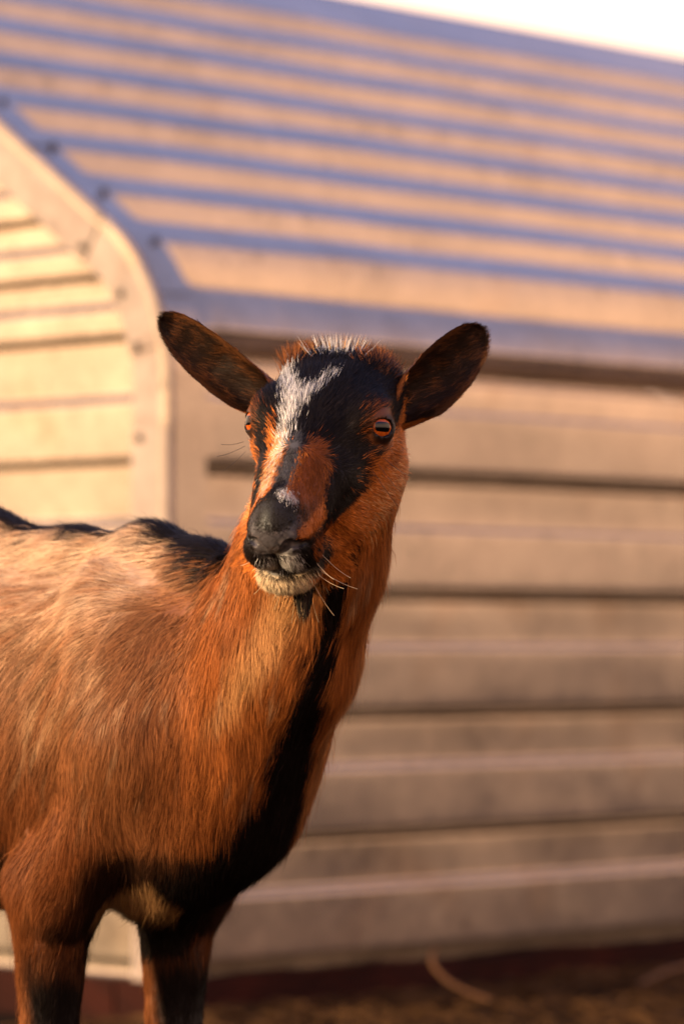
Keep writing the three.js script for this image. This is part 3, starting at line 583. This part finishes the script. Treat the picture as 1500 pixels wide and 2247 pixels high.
// ---------- how the hair lies: direction, length, lift ----------
const R3 = new THREE.Matrix3().setFromMatrix4(headMatrix);
function groom(m, p, n, info) { // returns [dir, length, lift, width]
  if (m.ear) return [m.e.clone().multiplyScalar(0.8).add(new THREE.Vector3(0, -0.25, 0)), info.s > 0.5 ? (Math.abs(info.a) > 0.8 ? 0.0065 : info.v < 0.6 ? 0.016 : 0.010) : 0.007, info.s > 0.5 ? 0.3 : 0.22, 0.00038];
  if (m === headMesh) {
    const h = tmpV.copy(p).applyMatrix4(headInverse), x = h.x, y = h.y, z = h.z;
    const d = new THREE.Vector3(clamp(x * 9, -0.6, 0.6), -0.1, lerp(-1, 0.55, sstep(0.025, 0.06, z)));
    const side = sstep(-0.03, -0.055, y); d.lerp(new THREE.Vector3(Math.sign(x) * 0.1, -0.75, -0.55), side * sstep(0.11, 0.07, z));
    if (z > 0.105 && y < -0.045) d.set(x * 16, -1, 0.1);
    let len = lerp(0.0105, 0.0058, sstep(0.02, 0.1, z)), lift = lerp(0.28, 0.36, sstep(0.03, 0.08, z));
    if (z > 0.13 && y < -0.026 && y > -0.057 && Math.abs(x) < 0.023) len = 0.0012;             // nose pad
    else if (z > 0.12 && y > -0.05) len = 0.0036;
    len = lerp(len, 0.0105, side * sstep(0.11, 0.05, z)); if (z > 0.11 && y < -0.056 && y > -0.089) { len = 0.0095; lift = 0.4; }
    if (y < -0.088 && z > 0.085) { len = 0.0095; d.set((x + 0.008) * 9, -1, 0.05); lift = 0.26; }
    const bl = y > -0.03 && z < 0.03 && x < 0.03 && x > -0.055 ? 1 : 0; len += bl * 0.0045; lift += bl * 0.14;
    const crown = sstep(-0.065, -0.09, z) * sstep(-0.06, -0.02, y); len = lerp(len, 0.024, crown); lift = lerp(lift, 1.0, crown);
    const tuft = on(Math.hypot(Math.abs(x) - 0.046, z + 0.092) - 0.016, 0.008) * (y > -0.06 ? 1 : 0); len = lerp(len, 0.03, tuft); lift = lerp(lift, 1.0, tuft);
    const er = Math.hypot(Math.abs(x) - EYE[0], y - EYE[1], z - EYE[2]); if (er < 0.0235) { len = er < 0.0198 ? 0.0008 : 0.0032; lift = 0.15; }
    d.applyMatrix3(R3);
    const neck = Math.max(sstep(-0.1, -0.125, y) * sstep(0.07, 0.05, z), sstep(-0.09, -0.115, z) * (y < -0.03 ? 1 : 0));
    if (neck > 0) { d.lerp(new THREE.Vector3(-0.25, -1, 0), neck); len = lerp(len, 0.02, neck); }
    return [d, len, lift, z > 0.1 && y < -0.055 ? 0.00055 : len < 0.006 ? 0.00045 : 0.00055];
  }
  const y = p.y, x = p.x, leg = y < 0.36 ? 1 : 0, top = sstep(0.60, 0.77, y) * (x < 0.1 ? 1 : 0);
  const d = new THREE.Vector3(lerp(-0.42, -1, top), lerp(-1, -0.32, top), Math.sign(p.z) * 0.12);
  if (x > 0.03 && y < 0.7) d.set(-0.3 + 0.2 * sstep(0.05, 0.2, x), -1, 0.05 * Math.sign(p.z));
  if (x > 0.12 && y > 0.6) d.set(-0.22, -1, 0);
  let len = lerp(0.028, 0.021, sstep(0.62, 0.8, y) * sstep(0.1, 0.16, x)), lift = 0.2;
  if (leg) { d.set(-0.15, -1, 0); len = lerp(0.013, 0.026, sstep(0.24, 0.36, y)); lift = 0.16; }
  const mane = sstep(0.03, 0.012, Math.abs(p.z)) * (x > -0.05 && x < 0.2 && n.y > 0.1 && y > 0.72 ? 1 : 0); if (mane) { len = lerp(len, 0.024, mane); lift = lerp(lift, 0.5, mane); }
  if (Math.abs(p.z) < 0.04 && y > 0.72 && !mane) lift = 0.34;
  if (y < 0.04) len = 0.0006;
  return [d, len, lift, 0.0005];
}
// ---------- the body mesh ----------
const coatColour = [];
{
  const pos = [], nor = [], col = [], idx = []; let base = 0; const p = new THREE.Vector3(), n = new THREE.Vector3();
  for (const m of [headMesh, bodyMesh, ...ears]) {
    for (let i = 0; i < m.pos.length / 3; i++) {
      p.fromArray(m.pos, 3 * i); n.fromArray(m.nor, 3 * i); pos.push(p.x, p.y, p.z); nor.push(n.x, n.y, n.z);
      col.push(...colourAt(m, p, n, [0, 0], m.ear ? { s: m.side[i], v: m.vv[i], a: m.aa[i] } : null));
    }
    for (const i of m.idx) idx.push(i + base); base += m.pos.length / 3;
  }
  const g = new THREE.BufferGeometry();
  g.setAttribute('position', new THREE.Float32BufferAttribute(pos, 3)); g.setAttribute('normal', new THREE.Float32BufferAttribute(nor, 3)); g.setAttribute('color', new THREE.Float32BufferAttribute(col, 3)); g.setIndex(idx);
  const skin = new THREE.MeshPhysicalMaterial({ vertexColors: true, roughness: 0.5, specularIntensity: 0.5 }); skin.name = 'skin_and_undercoat';
  mesh('body', g, skin, goat);
}
// ---------- hair: tapered ribbons rooted all over the skin ----------
const furMat = new THREE.MeshPhysicalMaterial({ vertexColors: true, roughness: 0.5, specularIntensity: 0.22, specularColor: new THREE.Color(1, 0.9, 0.78), side: THREE.DoubleSide }); furMat.name = 'hair';
class Fur {
  constructor() { this.p = []; this.n = []; this.c = []; this.i = []; this.count = 0; }
  strand(root, n, dir, len, lift, w, rgb, segs, droop = 0) {
    const t = dir.clone().addScaledVector(n, -dir.dot(n)); if (t.lengthSq() < 1e-8) return; t.normalize();
    const a = Math.min(1.35, lift), up = Math.sin(a), along = Math.cos(a), roll = gauss() * 0.7, s = new THREE.Vector3().crossVectors(t, n).normalize();
    const side = s.clone().multiplyScalar(Math.cos(roll)).addScaledVector(n, Math.sin(roll)), q = new THREE.Vector3(), b0 = this.p.length / 3;
    const rn = n.clone().multiplyScalar(0.75).addScaledVector(t, 0.28 * up + 0.05).addScaledVector(s, -Math.sin(roll) * 0.5 + gauss() * 0.1).normalize();
    for (let k = 0; k <= segs; k++) {
      const v = k / segs, curve = v * (1 - 0.42 * v);
      q.copy(root).addScaledVector(t, len * along * (v * 0.75 + 0.25 * v * v)).addScaledVector(n, len * up * curve - 0.0006); q.y -= droop * len * v * v;
      const ww = w * (k === segs ? 0 : 1 - 0.55 * v * v) * 0.5;
      if (k === segs) { this.p.push(q.x, q.y, q.z); this.n.push(rn.x, rn.y, rn.z); this.c.push(...rgb); }
      else for (const e of [-1, 1]) { this.p.push(q.x + side.x * ww * e, q.y + side.y * ww * e, q.z + side.z * ww * e); this.n.push(rn.x, rn.y, rn.z); this.c.push(...rgb); }
    }
    for (let k = 0; k < segs - 1; k++) { const A = b0 + 2 * k; this.i.push(A, A + 1, A + 2, A + 1, A + 3, A + 2); }
    this.i.push(b0 + 2 * segs - 2, b0 + 2 * segs - 1, b0 + 2 * segs); this.count++;
  }
  build(name, parent) {
    const g = new THREE.BufferGeometry();
    g.setAttribute('position', new THREE.BufferAttribute(new Float32Array(this.p), 3)); g.setAttribute('normal', new THREE.BufferAttribute(new Float32Array(this.n), 3)); g.setAttribute('color', new THREE.BufferAttribute(new Float32Array(this.c), 3)); g.setIndex(new THREE.BufferAttribute(new Uint32Array(this.i), 1));
    const o = mesh(name, g, furMat, parent); o.userData.kind = 'stuff'; return o;
  }
}
function growOn(m, density, fur, segs, fn) {
  const A = new THREE.Vector3(), B = new THREE.Vector3(), Cc = new THREE.Vector3(), p = new THREE.Vector3(), n = new THREE.Vector3(), e1 = new THREE.Vector3(), e2 = new THREE.Vector3(); let carry = 0;
  for (let t = 0; t < m.idx.length; t += 3) {
    const [i, j, k] = [m.idx[t], m.idx[t + 1], m.idx[t + 2]]; A.fromArray(m.pos, 3 * i); B.fromArray(m.pos, 3 * j); Cc.fromArray(m.pos, 3 * k);
    const area = e1.subVectors(B, A).cross(e2.subVectors(Cc, A)).length() / 2; carry += area * density(A);
    for (; carry >= 1; carry--) {
      let u = rnd(), v = rnd(); if (u + v > 1) { u = 1 - u; v = 1 - v; } const w = 1 - u - v;
      p.set(0, 0, 0).addScaledVector(A, w).addScaledVector(B, u).addScaledVector(Cc, v);
      n.set(0, 0, 0); for (const [q, f] of [[i, w], [j, u], [k, v]]) { n.x += m.nor[3 * q] * f; n.y += m.nor[3 * q + 1] * f; n.z += m.nor[3 * q + 2] * f; } n.normalize();
      const info = m.ear ? { s: m.side[i], v: m.vv[i] * w + m.vv[j] * u + m.vv[k] * v, a: m.aa[i] * w + m.aa[j] * u + m.aa[k] * v } : null;
      const [d, len, lift, width] = groom(m, p, n, info);
      if (len < 0.002) continue;
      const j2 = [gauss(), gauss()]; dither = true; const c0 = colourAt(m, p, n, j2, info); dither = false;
      const long = len > 0.015, fr = long ? 42 : 130, k1 = nz(p.x * fr, p.y * fr * 0.5, p.z * fr), k2 = nz(p.x * fr + 31, p.y * fr * 0.5, p.z * fr + 7);
      d.normalize(); const k3 = nz(p.x * 13 + 5, p.y * 11, p.z * 13); d.x += k1 * 0.45 + k3 * 0.3 + gauss() * 0.14; d.y += k2 * 0.22 + gauss() * 0.1; d.z += k2 * 0.45 - k3 * 0.25 + gauss() * 0.14;
      const tone = Math.exp(gauss() * 0.36 + k1 * 0.3), lum = (c0[0] + c0[1] + c0[2]) / 3, fleck = lum < 0.05 ? (rnd() < 0.03 ? 4 : 1) : rnd() < 0.1 ? 0.5 : 1;
      const stray = rnd() < 0.02 ? 1 : 0;
      fur.strand(p, n, d, len * rr(0.6, 1.22) * (1 + stray * 0.35), clamp(lift + k2 * 0.16 + gauss() * 0.1 + stray * 0.3, 0.04, 1.3), width * rr(0.55, 1.4), c0.map((q) => q * tone * fleck), segs, long ? 0.08 : 0);
    }
  }
}
const headFur = new Fur(), bodyFur = new Fur(), earFur = new Fur();
growOn(headMesh, (a) => 1.15e6, headFur, 2);
growOn(bodyMesh, (a) => (a.x > -0.42 ? (a.z > -0.09 || a.y > 0.6 ? 5.6e5 : 2.0e5) : 6e4), bodyFur, 2);
for (const e of ears) growOn(e, () => 1.1e6, earFur, 2);
headFur.build('face_hair', goat); bodyFur.build('coat_hair', goat); earFur.build('ear_hair', goat);

// ---------- beard, lashes, whiskers ----------
{
  const toG = (x, y, z) => new THREE.Vector3(x, y, z).applyMatrix4(headMatrix), down = new THREE.Vector3(0, -1, 0);
  const beard = new Fur();
  for (let i = 0; i < 900; i++) { // a small black tuft under the chin with pale hairs in it
    const a = rr(0, 6.283), r = Math.sqrt(rnd()), x0 = 0.003 + Math.cos(a) * r * 0.0125, z0 = 0.110 + Math.sin(a) * r * 0.010, p = toG(x0, -0.117, z0), inward = toG(0.006, -0.117, 0.110).sub(p).setY(0);
    const d = new THREE.Vector3(inward.x * 16 + gauss() * 0.08, -1, inward.z * 16 + gauss() * 0.08), n = worldDirToGoat(gauss() * 0.3, 0.1, 1).normalize(), pale = rnd() < 0.06;
    beard.strand(p, n, d, rr(0.024, 0.046), 0.08, 0.0007, pale ? [0.45, 0.28, 0.14] : C.black.map((q) => q * rr(0.7, 2.2)), 3);
  }
  beard.build('beard', goat);
  // upright tufts on the poll: pale in the middle, brown at both horn buds
  const tuft = new Fur(), topOf = (x, z) => { let y = 0.06; for (let i = 0; i < 60; i++) { const d = headSDF(x, y, z); if (d < 0.0004) break; y -= d * 0.7; } return y; };
  for (const [cx, cz, sx, sz, L, n, kind] of [[0.002, -0.094, 0.022, 0.012, 0.028, 400, 'mid'], [-0.046, -0.088, 0.014, 0.014, 0.027, 560, 'bud'], [0.047, -0.090, 0.014, 0.014, 0.025, 560, 'bud'], [0.0, -0.1, 0.05, 0.012, 0.02, 700, 'dark']]) for (let i = 0; i < n; i++) {
    const dx = gauss(), dz = gauss(), x = cx + dx * sx, z = cz + dz * sz, y = topOf(x, z); if (headSDF(x, y, z) > 0.002 || y < -0.06) continue;
    const p = toG(x, y - 0.001, z), d = new THREE.Vector3(dx * 0.5 + gauss() * 0.2, 0.75, -0.55 + dz * 0.25 + gauss() * 0.15).applyMatrix3(R3), nn = worldDirToGoat(gauss() * 0.4, 0.25, 1).normalize();
    const c = kind === 'mid' ? (rnd() < 0.62 ? C.white : rnd() < 0.5 ? C.tan : C.black) : kind === 'bud' ? (rnd() < 0.7 ? [0.26, 0.08, 0.02] : C.brown) : rnd() < 0.8 ? C.black : C.brown, t = Math.exp(gauss() * 0.35);
    tuft.strand(p, nn, d, L * rr(0.45, 1.15), 0.06, 0.0006, c.map((q) => q * t), 3);
  }
  tuft.build('poll_tuft', goat);
  const whiskerMat = new THREE.MeshStandardMaterial({ color: new THREE.Color().setRGB(0.62, 0.42, 0.22), roughness: 0.4 }); whiskerMat.name = 'whisker';
  const lashMat = new THREE.MeshStandardMaterial({ color: new THREE.Color().setRGB(0.02, 0.012, 0.008), roughness: 0.5 }); lashMat.name = 'lash';
  const wire = (a, b, sag, r) => { const m = a.clone().lerp(b, 0.55); m.y -= sag; return new THREE.TubeGeometry(new THREE.QuadraticBezierCurve3(a, m, b), 8, r, 4); };
  for (const [x, y, z, dx, dy, dz] of [[0.024, -0.1, 0.12, 0.03, -0.014, 0.006], [0.026, -0.104, 0.112, 0.036, -0.022, 0.0], [0.018, -0.112, 0.12, 0.02, -0.036, 0.01], [0.01, -0.118, 0.115, 0.006, -0.045, 0.01], [-0.004, -0.12, 0.11, -0.012, -0.05, 0.012], [0.004, -0.119, 0.113, -0.02, -0.058, 0.006], [0.034, -0.08, 0.115, 0.03, -0.02, 0.01], [0.03, -0.074, 0.128, 0.024, -0.014, 0.014], [-0.03, -0.078, 0.12, -0.022, -0.012, 0.008], [-0.024, -0.104, 0.115, -0.026, -0.03, 0.006], [-0.014, -0.116, 0.117, -0.016, -0.034, 0.008]])
    mesh('whisker', wire(toG(x, y, z), toG(x + dx, y + dy, z + dz), 0.004, 0.00028), whiskerMat, goat);
  for (const [x, y, z, dx, dy, dz] of [[-0.079, -0.03, 0.004, -0.02, 0.005, 0.012], [-0.078, -0.034, 0.006, -0.027, -0.004, 0.014], [-0.077, -0.038, 0.01, -0.022, -0.012, 0.02], [0.07, -0.04, 0.004, 0.03, -0.014, 0.012], [0.066, -0.042, 0.01, 0.028, -0.022, 0.02], [0.062, -0.044, 0.018, 0.03, -0.03, 0.022]])
    mesh('eyelash', wire(toG(x, y, z), toG(x + dx, y + dy, z + dz), 0.003, 0.00022), lashMat, goat);
  // upper lashes
  const lash = new Fur();
  for (const s of [-1, 1]) for (let i = 0; i < 70; i++) {
    const t = rr(-1, 1), p = toG(s * (EYE[0] + LOOK[0] * 0.0105 + LACR[0] * t * 0.0108 + LUP[0] * 0.0098 * Math.sqrt(1 - t * t * 0.8)), EYE[1] + LOOK[1] * 0.0105 + LACR[1] * t * 0.0108 + LUP[1] * 0.0098 * Math.sqrt(1 - t * t * 0.8), EYE[2] + LOOK[2] * 0.0105 + LACR[2] * t * 0.0108 + LUP[2] * 0.0098 * Math.sqrt(1 - t * t * 0.8));
    const d = new THREE.Vector3(s * (LOOK[0] + LACR[0] * t * 0.6), LOOK[1], LOOK[2] + LACR[2] * t * 0.6).applyMatrix3(R3); d.y -= 0.5;
    lash.strand(p, new THREE.Vector3(0, 1, 0), d, rr(0.005, 0.009), 0.05, 0.0004, C.black, 2);
  }
  lash.build('upper_lashes', goat);
}

// ---------- straw and stalks on the ground along the shed ----------
{
  const strawMat = new THREE.MeshPhysicalMaterial({ specularIntensity: 0.2, color: 0xffffff, roughness: 0.8 }); strawMat.name = 'straw';
  const g = new THREE.CylinderGeometry(0.0016, 0.0013, 1, 5, 3), p = g.attributes.position; for (let i = 0; i < p.count; i++) { const y = p.getY(i); p.setX(i, p.getX(i) + 0.05 * (0.25 - y * y)); } g.rotateZ(Math.PI / 2); g.computeVertexNormals();
  const N = 6000, im = new THREE.InstancedMesh(g, strawMat, N), m = new THREE.Matrix4(), q = new THREE.Quaternion(), e = new THREE.Euler(), col = new THREE.Color();
  for (let i = 0; i < N; i++) {
    const u = rr(-0.35, 3.4), v = 0.03 + Math.pow(rnd(), 1.6) * 1.7, w = i % 5 < 2 ? new THREE.Vector3(rr(-3, 3), 0, rr(-6.5, -1.5)) : shed.localToWorld(new THREE.Vector3(u, 0, v)), L = rr(0.04, 0.17);
    e.set(0, rr(0, 6.283), gauss() * 0.16); q.setFromEuler(e);
    const clump = nz(w.x * 3, 2, w.z * 3);
    m.compose(new THREE.Vector3(w.x, rr(0.0, 0.014) + Math.max(0, clump) * 0.02, w.z), q, new THREE.Vector3(L, rr(0.6, 1.4), rr(0.6, 1.4))); im.setMatrixAt(i, m);
    const t = Math.exp(gauss() * 0.45); im.setColorAt(i, col.setRGB(0.085 * t, 0.038 * t, 0.012 * t));
  }
  im.name = 'straw_litter'; scene.add(im); tag(im, 'scattered dry straw on dark soil beside the shed wall', 'straw', { kind: 'stuff' });
  const stalkMat = new THREE.MeshStandardMaterial({ color: new THREE.Color().setRGB(0.16, 0.062, 0.016), roughness: 0.8 }); stalkMat.name = 'dry_stalk';
  const stalk = (label, pts, r) => {
    const w = pts.map(([x, y, z]) => shed.localToWorld(new THREE.Vector3(x, y, z))), o = w[0].clone(); o.y = 0;
    const leafy = new THREE.TubeGeometry(new THREE.CatmullRomCurve3(w.map((v) => v.clone().sub(o))), 24, r, 6), s = mesh('dry_stalk', leafy, stalkMat, scene); s.position.copy(o);
    tag(s, label, 'stalk', { group: 'dry stalks at the foot of the shed' });
  };
  shed.updateMatrixWorld(true);
  stalk('bent dry stalk leaning upright against the red-brown skid', [[0.56, 0.002, 0.36], [0.50, 0.028, 0.30], [0.455, 0.06, 0.25], [0.44, 0.095, 0.225], [0.455, 0.115, 0.22]], 0.0045);
  stalk('long dry stalk lying flat on the soil right of the bent stalk', [[0.98, 0.02, 0.27], [1.1, 0.03, 0.22], [1.25, 0.04, 0.2], [1.42, 0.03, 0.22]], 0.005);
}

scene.traverse((o) => { if (o.isMesh) { o.castShadow = true; o.receiveShadow = true; } });
renderer.render(scene, camera);
